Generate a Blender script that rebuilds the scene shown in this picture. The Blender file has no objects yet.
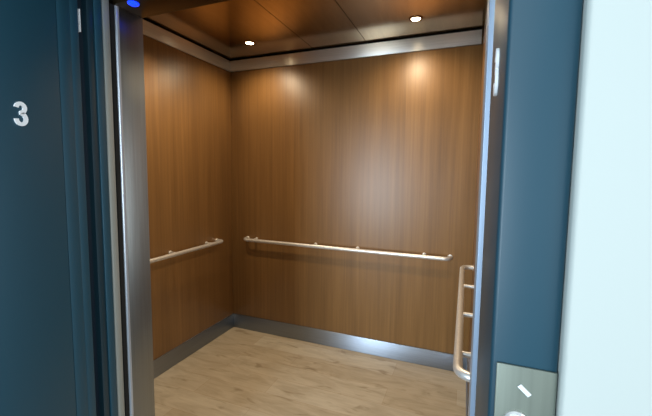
import bpy, bmesh, math
from mathutils import Vector, Matrix

scene = bpy.context.scene
COL = scene.collection

# ------------------------------------------------------------------ measures
XL, XR = -2.050, 0.069          # side walls of the car
YB, YF = 2.758, 1.081           # back wall, inner face of the car front
ZW, ZC = 2.4075, 2.5236         # top of wood, ceiling
OL, OR = -1.220, 0.034          # door opening
ZH = 2.102                      # underside of the door head

# ------------------------------------------------------------------ materials
def srgb(r, g, b):
    f = lambda c: (c/12.92 if c <= .04045 else ((c+.055)/1.055)**2.4)
    return (f(r/255), f(g/255), f(b/255), 1)

def mat(name, color, rough=.5, metal=0., coat=0., coat_rough=.1, spec=.5, emit=None, estr=0):
    m = bpy.data.materials.new(name); m.use_nodes = True
    b = m.node_tree.nodes['Principled BSDF']
    b.inputs['Base Color'].default_value = color
    b.inputs['Roughness'].default_value = rough
    b.inputs['Metallic'].default_value = metal
    b.inputs['Coat Weight'].default_value = coat
    b.inputs['Coat Roughness'].default_value = coat_rough
    b.inputs['Specular IOR Level'].default_value = spec
    if emit:
        b.inputs['Emission Color'].default_value = emit
        b.inputs['Emission Strength'].default_value = estr
    return m

def nodes(m):
    nt = m.node_tree
    return nt, nt.nodes, nt.links, nt.nodes['Principled BSDF']

def stretched(nt, scale):
    tc = nt.nodes.new('ShaderNodeTexCoord'); mp = nt.nodes.new('ShaderNodeMapping')
    mp.inputs['Scale'].default_value = scale
    nt.links.new(tc.outputs['Object'], mp.inputs['Vector'])
    return mp.outputs['Vector']

def noise(nt, vec, scale, detail=4, rough=.6, dist=0.):
    n = nt.nodes.new('ShaderNodeTexNoise')
    n.inputs['Scale'].default_value = scale; n.inputs['Detail'].default_value = detail
    n.inputs['Roughness'].default_value = rough; n.inputs['Distortion'].default_value = dist
    nt.links.new(vec, n.inputs['Vector'])
    return n.outputs['Fac']

def ramp(nt, fac, stops):
    r = nt.nodes.new('ShaderNodeValToRGB')
    el = r.color_ramp.elements
    while len(el) < len(stops): el.new(.5)
    for e, (p, c) in zip(el, stops): e.position = p; e.color = c
    nt.links.new(fac, r.inputs['Fac'])
    return r.outputs['Color']

def mixc(nt, fac, a, b, mode='MIX'):
    m = nt.nodes.new('ShaderNodeMix'); m.data_type = 'RGBA'; m.blend_type = mode
    for sock, v in ((m.inputs[0], fac), (m.inputs[6], a), (m.inputs[7], b)):
        if hasattr(v, 'links') or hasattr(v, 'is_linked'): nt.links.new(v, sock)
        else: sock.default_value = v
    return m.outputs[2]

def bump(nt, b, h, strength, dist=.002):
    bp = nt.nodes.new('ShaderNodeBump')
    bp.inputs['Strength'].default_value = strength; bp.inputs['Distance'].default_value = dist
    nt.links.new(h, bp.inputs['Height']); nt.links.new(bp.outputs['Normal'], b.inputs['Normal'])

def wood_mat():
    m = mat('walnut_laminate', (1, 1, 1, 1), rough=.45, coat=.6, coat_rough=.42, spec=.35)
    nt, ns, lk, b = nodes(m)
    streak = noise(nt, stretched(nt, (30, 30, .55)), 1.6, 6, .62, .25)
    fine = noise(nt, stretched(nt, (230, 230, 4)), 1.4, 3, .6)
    broad = noise(nt, stretched(nt, (5.5, 5.5, .35)), 1.2, 2, .5, .4)
    c = ramp(nt, streak, [(.30, srgb(122, 87, 48)), (.48, srgb(132, 95, 52)), (.62, srgb(139, 101, 57)), (.78, srgb(150, 111, 66))])
    c2 = ramp(nt, broad, [(.34, (.88, .87, .84, 1)), (.64, (1.07, 1.07, 1.06, 1))])
    c3 = ramp(nt, fine, [(.3, (.94, .935, .93, 1)), (.6, (1.04, 1.04, 1.04, 1))])
    c = mixc(nt, 1.0, c, c2, 'MULTIPLY'); c = mixc(nt, 1.0, c, c3, 'MULTIPLY')
    lk.new(c, b.inputs['Base Color'])
    bump(nt, b, fine, .06)
    return m

def floor_mat():
    m = mat('vinyl_plank', (1, 1, 1, 1), rough=.45)
    nt, ns, lk, b = nodes(m)
    br = ns.new('ShaderNodeTexBrick')
    br.inputs['Color1'].default_value = srgb(184, 170, 146); br.inputs['Color2'].default_value = srgb(198, 188, 168)
    br.inputs['Mortar'].default_value = srgb(176, 156, 130)
    br.inputs['Scale'].default_value = 1.0; br.inputs['Mortar Size'].default_value = .0016
    br.inputs['Mortar Smooth'].default_value = .4; br.inputs['Bias'].default_value = 0.
    br.inputs['Brick Width'].default_value = 1.22; br.inputs['Row Height'].default_value = .18
    br.offset = .37
    lk.new(stretched(nt, (1, 1, 1)), br.inputs['Vector'])
    grain = noise(nt, stretched(nt, (2.6, 30, 1)), 1.5, 5, .6, .5)
    blotch = noise(nt, stretched(nt, (2.4, 7.5, 1)), 1.5, 3, .55, .9)
    knot = noise(nt, stretched(nt, (5.5, 16, 1)), 1.1, 2, .5, .6)
    c = mixc(nt, 1.0, br.outputs['Color'], ramp(nt, grain, [(.3, (.91, .89, .87, 1)), (.65, (1.03, 1.03, 1.03, 1))]), 'MULTIPLY')
    c = mixc(nt, 1.0, c, ramp(nt, blotch, [(.33, (.84, .82, .79, 1)), (.6, (1.03, 1.03, 1.03, 1))]), 'MULTIPLY')
    c = mixc(nt, 1.0, c, ramp(nt, knot, [(.25, (.70, .66, .60, 1)), (.40, (1, 1, 1, 1))]), 'MULTIPLY')
    lk.new(c, b.inputs['Base Color'])
    bump(nt, b, grain, .05)
    return m

def brushed(name, color, rough, scale, amount=.12, metal=1., aniso=None):
    m = mat(name, color, rough=rough, metal=metal)
    nt, ns, lk, b = nodes(m)
    n = noise(nt, stretched(nt, scale), 1.0, 3, .6)
    mr = ns.new('ShaderNodeMapRange')
    mr.inputs['To Min'].default_value = rough-amount*.5; mr.inputs['To Max'].default_value = rough+amount
    lk.new(n, mr.inputs['Value']); lk.new(mr.outputs['Result'], b.inputs['Roughness'])
    if aniso is not None:
        tg = ns.new('ShaderNodeTangent'); tg.direction_type = 'RADIAL'; tg.axis = 'Z'
        lk.new(tg.outputs['Tangent'], b.inputs['Tangent'])
        b.inputs['Anisotropic'].default_value = .85; b.inputs['Anisotropic Rotation'].default_value = aniso
    lk.new(ramp(nt, n, [(.3, tuple(c*.86 for c in color[:3])+(1,)), (.7, color)]), b.inputs['Base Color'])
    return m

def plaster_mat():
    m = mat('white_wall_paint', srgb(196, 202, 196), rough=.7)
    nt, ns, lk, b = nodes(m)
    n = noise(nt, stretched(nt, (1, 1, 1)), 90, 3)
    bump(nt, b, n, .05)
    return m

def teal_mat(name, c, rough, coat):
    m = mat(name, c, rough=rough, coat=coat, coat_rough=.35)
    nt, ns, lk, b = nodes(m)
    n = noise(nt, stretched(nt, (1, 1, 1)), 160, 2)
    bump(nt, b, n, .03, .001)
    return m

M = {}
M['wood'] = wood_mat()
M['floor'] = floor_mat()
M['steel_h'] = brushed('brushed_steel_horizontal', srgb(238, 235, 228), .34, (3, 3, 260), metal=.6, aniso=.25)
M['steel_kick'] = brushed('brushed_steel_kickplate', srgb(166, 176, 190), .44, (3, 3, 260), aniso=.25)
M['steel_v'] = brushed('brushed_steel_vertical', srgb(172, 172, 168), .42, (160, 160, 2), aniso=0.)
M['alum'] = brushed('satin_aluminium_edge', srgb(168, 172, 166), .5, (160, 160, 2), metal=.4)
M['steel_edge'] = brushed('polished_steel_edge', srgb(206, 212, 220), .22, (160, 160, 2), .05)
M['post'] = brushed('bright_steel_strike_post', srgb(168, 186, 208), .4, (160, 160, 2), .05, metal=.35)
M['nose'] = brushed('bright_rounded_steel', srgb(206, 212, 220), .3, (160, 160, 2), .05, metal=.6)
M['rail'] = brushed('satin_steel_rail', srgb(234, 231, 226), .36, (60, 60, 60), .05, metal=.6)
M['ceiling'] = brushed('bronze_mirror_panel', srgb(205, 178, 142), .14, (40, 3, 3), .04)
M['head'] = brushed('dark_bronze_metal', srgb(74, 56, 36), .35, (3, 40, 3))
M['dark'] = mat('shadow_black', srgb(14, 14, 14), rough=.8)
M['navy'] = mat('navy_gap_shade', srgb(10, 26, 38), rough=.5)
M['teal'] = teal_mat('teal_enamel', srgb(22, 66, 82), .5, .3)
M['teal_shaded'] = teal_mat('shaded_teal_enamel', srgb(22, 48, 58), .4, .2)  # teal darkened to put shade on the recessed rear leaf edge
M['white'] = plaster_mat()
M['numeral'] = mat('white_plastic', srgb(252, 252, 252), rough=.35)
M['landing_floor'] = mat('landing_carpet', srgb(96, 100, 104), rough=.9)
M['plate'] = brushed('satin_station_plate', srgb(134, 140, 128), .5, (160, 160, 2), metal=.6)
M['lens'] = mat('warm_lamp_lens', (1, 1, 1, 1), emit=(1, .80, .50, 1), estr=30)
M['trimring'] = mat('bronze_ring', srgb(150, 120, 84), rough=.25, metal=1)
M['blue'] = mat('blue_lens', srgb(20, 50, 240), rough=.2, emit=(.004, .035, 1, 1), estr=2.2)
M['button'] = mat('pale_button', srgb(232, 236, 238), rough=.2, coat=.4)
M['groove'] = mat('ceiling_groove', srgb(20, 16, 12), rough=.7)

# ------------------------------------------------------------------ mesh helpers
def bx(bm, x0, x1, y0, y1, z0, z1, bev=0., seg=2):
    r = bmesh.ops.create_cube(bm, size=1)
    vs = r['verts']
    for v in vs:
        v.co = Vector(((x0+x1)/2+v.co.x*(x1-x0), (y0+y1)/2+v.co.y*(y1-y0), (z0+z1)/2+v.co.z*(z1-z0)))
    if bev:
        es = {e for v in vs for e in v.link_edges}
        bmesh.ops.bevel(bm, geom=list(es), offset=bev, segments=seg, affect='EDGES', profile=.5)

def tube(bm, pts, r, n=20, caps=True):
    pts = [Vector(p) for p in pts]
    t0 = (pts[1]-pts[0]).normalized()
    a = Vector((0, 0, 1)) if abs(t0.z) < .9 else Vector((1, 0, 0))
    u = t0.cross(a).normalized(); rings = []
    prev = t0
    for i, p in enumerate(pts):
        if i == 0: t = t0
        elif i == len(pts)-1: t = (pts[i]-pts[i-1]).normalized()
        else: t = ((pts[i]-pts[i-1]).normalized()+(pts[i+1]-pts[i]).normalized()).normalized()
        q = prev.rotation_difference(t); u = (q @ u).normalized(); prev = t
        w = t.cross(u).normalized()
        rings.append([bm.verts.new(p+(u*math.cos(2*math.pi*k/n)+w*math.sin(2*math.pi*k/n))*r) for k in range(n)])
    for A, B in zip(rings, rings[1:]):
        for k in range(n):
            bm.faces.new((A[k], A[(k+1) % n], B[(k+1) % n], B[k]))
    if caps:
        bm.faces.new(rings[0][::-1]); bm.faces.new(rings[-1])

def lathe(bm, prof, center, axis, n=40):
    """prof: list of (radius, height along axis)"""
    axis = Vector(axis).normalized(); c = Vector(center)
    a = Vector((0, 0, 1)) if abs(axis.z) < .9 else Vector((1, 0, 0))
    u = axis.cross(a).normalized(); w = axis.cross(u)
    rings = []
    for r, h in prof:
        rings.append([bm.verts.new(c+axis*h+(u*math.cos(2*math.pi*k/n)+w*math.sin(2*math.pi*k/n))*max(r, 1e-5)) for k in range(n)])
    for A, B in zip(rings, rings[1:]):
        for k in range(n):
            bm.faces.new((A[k], A[(k+1) % n], B[(k+1) % n], B[k]))
    bm.faces.new(rings[0][::-1]); bm.faces.new(rings[-1])

def obj(name, bm, m, parent=None, smooth=False):
    bmesh.ops.recalc_face_normals(bm, faces=bm.faces[:])
    me = bpy.data.meshes.new(name); bm.to_mesh(me); bm.free()
    me.materials.append(m)
    o = bpy.data.objects.new(name, me); COL.objects.link(o)
    if parent:
        o.parent = parent
        o.matrix_parent_inverse = Matrix.Translation(parent.location).inverted()
    if smooth:
        for p in me.polygons: p.use_smooth = True
        try: me.set_sharp_from_angle(angle=math.radians(35))
        except Exception: pass
    return o

def box(name, dims, m, parent=None, bev=0., seg=2):
    bm = bmesh.new(); bx(bm, *dims, bev=bev, seg=seg)
    return obj(name, bm, m, parent, smooth=bev > 0)

def thing(name, label, cat, loc, group=None):
    o = bpy.data.objects.new(name, None); COL.objects.link(o)
    o.location = loc; o.empty_display_size = .05
    o['label'] = label; o['category'] = cat
    if group: o['group'] = group
    return o

def struct(o, label=None, cat=None):
    o['kind'] = 'structure'
    if label: o['label'] = label
    if cat: o['category'] = cat
    return o

# ------------------------------------------------------------------ car shell
T = .045
struct(box('floor', (XL-T, XR+T, YF-.10, YB+T, -.04, 0), M['floor']), 'greige wood-look vinyl plank floor inside the elevator', 'floor')
struct(box('wall_back', (XL-T, XR+T, YB, YB+T, 0, ZW), M['wood'], bev=.0015), 'walnut laminate back wall of the elevator', 'wall')
struct(box('wall_left', (XL-T, XL, YF, YB, 0, ZW), M['wood'], bev=.0015), 'walnut laminate left wall of the elevator', 'wall')
struct(box('wall_right', (XR, XR+T, YF, YB, 0, ZW), M['wood'], bev=.0015), 'walnut laminate right wall of the elevator', 'wall')

# polished bronze ceiling: nine panels with fine joints over a dark backing, one mesh
bm = bmesh.new()
xs = [XL-T, -1.222, -.770, XR+T]; ys = [YF-.02, YB+T]; g = .002
for a, b_ in zip(xs, xs[1:]):
    for c, d in zip(ys, ys[1:]):
        bx(bm, a+g, b_-g, c+g, d-g, ZC, ZC+.012)
cl = struct(obj('ceiling', bm, M['ceiling']), 'polished bronze metal panel ceiling of the elevator', 'ceiling')
box('backing', (XL-T, XR+T, YF-.02, YB+T, ZC+.012, ZC+.05), M['groove'], cl)

# steel frieze above the wood, with a dark reveal below and above it
Z0, Z1 = ZW+.006, 2.510
def frieze(name, face, gap, label):
    o = struct(box(name, face, M['steel_h'], bev=.001), label, 'trim')
    box('shadow_gap', gap, M['dark'], o)
frieze('trim_1', (XL-T+.012, XR+T-.012, YB+.004, YB+.03, Z0, Z1), (XL-T, XR+T, YB+.03, YB+T, ZW, ZC), 'brushed steel frieze above the back wall')
frieze('trim_2', (XL-.03, XL-.004, YF, YB+.004, Z0, Z1), (XL-T, XL-.03, YF, YB+.03, ZW, ZC), 'brushed steel frieze above the left wall')
frieze('trim_3', (XR+.004, XR+.03, YF, YB+.004, Z0, Z1), (XR+.03, XR+T, YF, YB+.03, ZW, ZC), 'brushed steel frieze above the right wall')
# bronze corner strip where back and right friezes meet
struct(box('trim_4', (XR-.010, XR+.003, YB-.010, YB+.003, ZW-.002, ZC-.001), M['head'], bev=.002), 'dark bronze corner strip between back and right friezes', 'trim')

ZB = .134
struct(box('baseboard_back', (XL, XR, YB-.010, YB, .002, ZB), M['steel_kick'], bev=.002), 'brushed steel kick plate along the back wall', 'baseboard')
struct(box('baseboard_left', (XL, XL+.010, YF, YB-.010, .002, ZB), M['steel_kick'], bev=.002), 'brushed steel kick plate along the left wall', 'baseboard')
struct(box('baseboard_right', (XR-.010, XR, YF, YB-.010, .002, ZB), M['steel_kick'], bev=.002), 'brushed steel kick plate along the right wall', 'baseboard')

# ------------------------------------------------------------------ car front: returns, column edges, head
def rounded_post(name, x0, x1, y0, y1, z0, z1, corner, r, m, parent=None):
    """post whose landing-side corner next to the opening is rounded; corner=+1 -> at x1, -1 -> at x0"""
    pts = []
    n = 10
    if corner > 0:
        pts += [(x0, y0)]
        pts += [(x1-r+r*math.sin(a), y0+r-r*math.cos(a)) for a in [math.pi/2*k/n for k in range(n+1)]]
        pts += [(x1, y1), (x0, y1)]
    else:
        pts += [(x1, y0), (x1, y1), (x0, y1)]
        pts += [(x0+r-r*math.cos(a), y0+r-r*math.sin(a)) for a in [math.pi/2*k/n for k in range(n+1)]]
    bm = bmesh.new()
    lo = [bm.verts.new((x, y, z0)) for x, y in pts]; hi = [bm.verts.new((x, y, z1)) for x, y in pts]
    k = len(pts)
    for i in range(k): bm.faces.new((lo[i], lo[(i+1) % k], hi[(i+1) % k], hi[i]))
    bm.faces.new(lo[::-1]); bm.faces.new(hi)
    return obj(name, bm, m, parent, smooth=True)

YC = .955
door2 = struct(bpy.data.objects.new('door_2', None), 'brushed steel entrance of the elevator car', 'door'); COL.objects.link(door2)
door2.location = ((OL+OR)/2, YC, 0)
post = box('return_panel', (XL-T, OL, YC+.0225, YF, .0, ZH), M['steel_v'], door2, bev=.0015)
box('gap_shade', (OL-.06, OL-.003, .9455, .9615, .0, ZH), M['dark'], door2)  # dark box added so the gap beside the edge strip reads as shade
nose = rounded_post('edge_strip', OL-.10, OL, .962, YC+.0222, .0, ZH, +1, .011, M['nose'], door2)
nose['label'] = 'bright rounded steel edge of the return panel'
post['label'] = 'broad brushed steel return panel on the left'
post2 = rounded_post('return_panel', OR, XR+T, YC, YF, .0, ZH, -1, .003, M['post'], door2)
post2['label'] = 'narrow bright steel strike post on the right'
head = box('door_head', (XL-T, XR+T, YC, YF, ZH, ZC), M['head'], door2, bev=.003)
head['label'] = 'dark bronze header'
tr = box('transom', (XL, XR, YF, YF+.004, ZH+.004, ZC-.004), M['steel_h'], door2); tr['label'] = 'brushed steel panel above the opening'
# leading edge of the car door parked in its pocket on the left
car_door = box('sliding_panel', (OL-.60, OL-.001, .9125, .9405, .012, ZH+.05), M['alum'], door2, bev=.003)
car_door['label'] = 'steel car door pushed into its pocket'

# ------------------------------------------------------------------ landing entrance
JY0, JY1 = .500, .828
JR = .040
door1 = struct(bpy.data.objects.new('door_1', None), 'teal painted steel elevator entrance frame on the landing', 'door'); COL.objects.link(door1)
door1.location = ((OL+JR)/2, JY0, 0)
jl = box('jamb', (OL-.08, OL, JY0, .7575, 0, ZH+.02), M['teal'], door1, bev=.001); jl['label'] = 'left teal jamb'
box('jamb_strip', (OL-.08, OL-.0006, .7590, .7985, 0, ZH+.02), M['teal'], door1, bev=.001)
box('jamb_strip', (OL-.08, OL-.002, .7992, JY1, 0, ZH+.02), M['teal'], door1, bev=.002)
jr = box('jamb', (JR, .118, JY0, JY1, 0, ZH+.02), M['teal'], door1, bev=.006, seg=3); jr['label'] = 'right teal jamb'
box('jamb_head', (OL-.08, .118, JY0, JY1, ZH+.02, ZH+.12), M['teal'], door1, bev=.003)
# hoistway door parked on the left: dark pocket, two panel edges
rc = box('pocket_shade', (OL-.10, OL-.03, JY1, .952, 0, ZH+.02), M['navy'], door1)  # added dark backing, the shade of the open gap is in its colour
rc['label'] = 'dark navy backing that shades the gap behind the jamb'
p1 = box('sliding_panel', (OL-.60, OL-.006, .859, .8835, .012, ZH+.05), M['teal_shaded'], door1, bev=.0015)
p1['label'] = 'teal leading edge of the rear door leaf, coloured as in shade'
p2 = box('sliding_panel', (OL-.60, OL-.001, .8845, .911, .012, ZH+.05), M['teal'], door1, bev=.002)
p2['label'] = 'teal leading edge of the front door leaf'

# landing walls
def landing_wall(name, x0, x1, z0, z1, bevel, label):
    bm = bmesh.new(); bx(bm, x0, x1, .488, .62, z0, z1)
    es = [e for e in bm.edges if all(abs(v.co.y-.488) < 1e-5 for v in e.verts) and abs(e.verts[0].co.x-e.verts[1].co.x) < 1e-5]
    bmesh.ops.bevel(bm, geom=es, offset=bevel, segments=6, affect='EDGES', profile=.5)
    return struct(obj(name, bm, M['white'], smooth=True), label, 'wall')
landing_wall('wall_landing_right', .1185, 2.2, 0, 2.75, .006, 'bright white landing wall right of the elevator entrance')
landing_wall('wall_landing_left', -3.2, OL-.08, 0, 2.75, .006, 'white landing wall left of the elevator entrance')
landing_wall('wall_landing_top', OL-.08, .1185, ZH+.12, 2.75, .001, 'white landing wall above the elevator entrance')
struct(box('floor_landing', (-3.2, 2.2, -3.2, JY1, -.04, 0), M['landing_floor']), 'grey landing floor in front of the elevator', 'floor')
struct(box('trim_5', (OL, JR, JY1, YF-.10, -.04, .001), M['steel_h']), 'steel door sill between landing and elevator', 'trim')

# ------------------------------------------------------------------ handrails
RZ, RR, OFF = .884, .0150, .075
def arc(c, a, b, r, n=8):
    """quarter bend from direction a to b about corner c (both unit, perpendicular)"""
    c, a, b = Vector(c), Vector(a), Vector(b)
    o = c - a*r + b*r
    return [o + a*r*math.sin(math.pi/2*k/n) - b*r*math.cos(math.pi/2*k/n) for k in range(n+1)]

def handrail(p0, p1, inward, brackets, label, bend=.045, OFF=OFF):
    """rail from p0 to p1 (centre line); inward = unit vector from the wall into the car"""
    p0, p1, n = Vector(p0), Vector(p1), Vector(inward)
    d = (p1-p0).normalized()
    t = thing('handrail', label, 'handrail', (p0+p1)/2 - n*OFF, 'satin steel handrails on the elevator walls')
    bm = bmesh.new()
    pts = [p0 - n*(OFF-.004)] + arc(p0, n, d, bend) + arc(p1, d, -n, bend) + [p1 - n*(OFF-.004)]
    tube(bm, pts, RR, 24)
    obj('rail', bm, M['rail'], t, smooth=True)
    for p in (p0, p1):
        bm = bmesh.new(); lathe(bm, [(.020, 0), (.020, .003), (.018, .005), (.016, .005)], p - n*OFF, n)
        obj('end_flange', bm, M['rail'], t, smooth=True)
    for s in brackets:
        c = p0 + d*s
        bm = bmesh.new()
        tube(bm, [c - n*(OFF-.004), c - n*.010], .0100, 16)
        b = obj('bracket', bm, M['rail'], t, smooth=True)
        bm = bmesh.new(); lathe(bm, [(.0165, 0), (.0165, .003), (.0145, .005), (.010, .005)], c - n*OFF, n)
        obj('flange', bm, M['rail'], b, smooth=True)
    return t

yb = YB-OFF
handrail((-1.878, yb, RZ), (-.088, yb, RZ-.003), (0, -1, 0), [.095, .692, 1.069, 1.60], 'long satin steel handrail across the wood back wall')
xl = XL+OFF
handrail((xl, 1.215, RZ+.004), (xl, 2.530, RZ+.004), (1, 0, 0), [.13, .783, 1.18], 'steel handrail on the left wood wall')
xr = XR-OFF+.006
handrail((xr, 1.112, RZ+.002), (xr, 2.480, RZ+.002), (-1, 0, 0), [.142, .512, .939], 'steel handrail on the right wall, seen nearly end-on beside the door', OFF=OFF-.006)

# ------------------------------------------------------------------ downlights
def downlight(x, y, label):
    t = thing('downlight', label, 'ceiling light', (x, y, ZC), 'round downlights in the bronze ceiling')
    bm = bmesh.new()
    lathe(bm, [(.047, 0), (.047, -.003), (.043, -.006), (.034, -.006), (.030, -.003), (.030, 0)], (x, y, ZC), (0, 0, 1))
    obj('trim_ring', bm, M['trimring'], t, smooth=True)
    bm = bmesh.new()
    lathe(bm, [(.029, -.001), (.029, -.004), (.020, -.0065), (.008, -.008)], (x, y, ZC), (0, 0, 1))
    obj('lens', bm, M['lens'], t, smooth=True)

LX, LY = (-1.647, -.354), (2.466, 1.78)
downlight(LX[0], LY[0], 'round ceiling downlight near the back left corner')
downlight(LX[1], LY[0], 'round ceiling downlight near the back right end')

def spot(name, loc, energy, color, size=1.9, blend=.6, r=.03):
    l = bpy.data.lights.new(name, 'SPOT'); l.energy = energy; l.color = color
    l.spot_size = size; l.spot_blend = blend; l.shadow_soft_size = r
    o = bpy.data.objects.new(name, l); COL.objects.link(o); o.location = loc
    return o
WARM = (1, .80, .54)
for i, x in enumerate(LX):
    for j, y in enumerate(LY):
        spot('downlight_lamp', (x, y, ZC-.025), 22 if j == 0 else 44, WARM, 2.75 if j == 0 else 2.3, 1.0)

# blue indicator lens in the underside of the door head
bm = bmesh.new(); lathe(bm, [(.019, 0), (.019, -.004), (.013, -.008), (.004, -.010)], (-1.142, YC+.019, ZH), (0, 0, 1))
il = obj('indicator_light', bm, M['blue'], None, smooth=True)
il['label'] = 'glowing blue indicator lens under the door header'; il['category'] = 'indicator light'

# ------------------------------------------------------------------ numerals on the jambs
def numeral(center, facing, h, label):
    """raised numeral 3; facing +1 looks toward +X, -1 toward -X"""
    r = .0038*h/.071*1.32                                  # half stroke
    # centre line of the 3 in units of h, x right, y up
    pts = []
    for k in range(0, 15):
        a = math.radians(175 - (175+85)*k/14)
        pts.append((.20*math.cos(a), .245+.182*math.sin(a)))
    for k in range(0, 17):
        a = math.radians(85 - (85+178)*k/16)
        pts.append((.228*math.cos(a), -.205+.222*math.sin(a)))
    pts = [Vector((x*h*.76, y*h)) for x, y in pts]
    mid = len(pts)
    bm = bmesh.new(); L = []
    for i, p in enumerate(pts):
        t = (pts[min(i+1, mid-1)]-pts[max(i-1, 0)]).normalized()
        nrm = Vector((-t.y, t.x))
        row = []
        for s, d in ((-1, 0.), (-1, .0045), (1, .0045), (1, 0.)):
            q = p + nrm*r*1.1*s
            row.append(bm.verts.new((center[0]+facing*d, center[1]+facing*q.x, center[2]+q.y)))
        L.append(row)
    for A, B in zip(L, L[1:]):
        for k in range(4): bm.faces.new((A[k], A[(k+1) % 4], B[(k+1) % 4], B[k]))
    bm.faces.new(L[0][::-1]); bm.faces.new(L[-1])
    o = obj('floor_numeral', bm, M['numeral'])
    o['label'] = label; o['category'] = 'number'
    return o
numeral((OL, .645, 1.6615), +1, .0695, 'white numeral 3 facing out on the dark teal left jamb')
numeral((JR,   .640, 1.664), -1, .0735, 'pale raised numeral seen edge-on on the right jamb')

# small pale upright box in the dark gap
gp = box('pale_piece', (OL-.031, OL-.012, .8385, .8425, 1.965, 2.04), M['numeral'], None, bev=.0012)
gp['label'] = 'small pale upright piece in the dark gap beside the left jamb'; gp['category'] = 'door guide'

# ------------------------------------------------------------------ hall call station on the right jamb
st = thing('call_switch_panel', 'satin steel call plate with round button on the right teal jamb', 'call panel', (.083, JY0, 1.12))
box('faceplate', (.0475, .1165, JY0-.004, JY0, .96, 1.254), M['plate'], st, bev=.0015)
bm = bmesh.new(); lathe(bm, [(.0145, 0), (.0145, .003), (.0125, .005), (.0115, .003)], (.0735, JY0-.004, 1.180), (0, -1, 0))
bz = obj('bezel', bm, M['rail'], st, smooth=True)
bm = bmesh.new(); lathe(bm, [(.0112, 0), (.0112, .004), (.009, .0062), (.003, .007)], (.0735, JY0-.004, 1.180), (0, -1, 0))
bt = obj('call_button', bm, M['button'], st, smooth=True); bt['label'] = 'round pale button'
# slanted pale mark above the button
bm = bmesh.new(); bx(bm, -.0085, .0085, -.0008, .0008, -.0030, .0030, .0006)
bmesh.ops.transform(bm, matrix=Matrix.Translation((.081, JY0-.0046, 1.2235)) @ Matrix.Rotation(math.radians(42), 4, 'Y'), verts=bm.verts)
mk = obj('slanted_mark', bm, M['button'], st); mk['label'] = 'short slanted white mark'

# ------------------------------------------------------------------ daylight of the landing, plus added fill lights
def area(name, loc, rot, sx, sy, energy, color, spread=180):
    l = bpy.data.lights.new(name, 'AREA'); l.shape = 'RECTANGLE'; l.size = sx; l.size_y = sy
    l.energy = energy; l.color = color; l.spread = math.radians(spread)
    o = bpy.data.objects.new(name, l); COL.objects.link(o); o.location = loc; o.rotation_euler = rot
    return o
area('landing_window', (-1.45, -2.6, 1.45), (math.radians(90), 0, math.radians(0)), 1.3, 2.1, 54, (.74, .88, 1), 80)
area('landing_fill_top', (-.25, -.9, 2.62), (math.radians(18), 0, 0), 1.2,   .5, 6, (.86, .95, 1))  # unseen fill from above, added to brighten the left jamb and numeral
area('landing_fill_side', (1.9, -.7, 1.55), (math.radians(90), 0, math.radians(68)), 1.4, 1.9, 58, (.84, .94, 1))  # unseen fill from the right, added to lift the left jamb faces
w = bpy.data.worlds.new('landing_daylight'); scene.world = w; w.use_nodes = True
bg = w.node_tree.nodes['Background']
bg.inputs['Color'].default_value = (.50, .74, .92, 1); bg.inputs['Strength'].default_value = .45

# ------------------------------------------------------------------ camera
F, YAW, PITCH, ROLL, CX, CY = 352.175, .37407, -.08449, .0115, 1.35, -5.244
fw = Vector((-math.sin(YAW)*math.cos(PITCH), math.cos(YAW)*math.cos(PITCH), math.sin(PITCH)))
rt = Vector((math.cos(YAW), math.sin(YAW), 0)); up = rt.cross(fw)
c, s = math.cos(ROLL), math.sin(ROLL)
R_ = rt*c+up*s; U_ = -rt*s+up*c
cam = bpy.data.cameras.new('camera'); co = bpy.data.objects.new('camera', cam); COL.objects.link(co)
m4 = Matrix((R_, U_, -fw)).transposed().to_4x4(); m4.translation = (0, 0, 1.5)
co.matrix_world = m4
cam.sensor_width = 36; cam.lens = F*36/652; cam.clip_start = .02
cam.shift_x = -CX/652; cam.shift_y = CY/652
scene.camera = co

scene.view_settings.view_transform = 'Standard'
scene.view_settings.look = 'None'
scene.view_settings.exposure = 0
scene.cycles.max_bounces = 10
scene.cycles.use_denoising = True
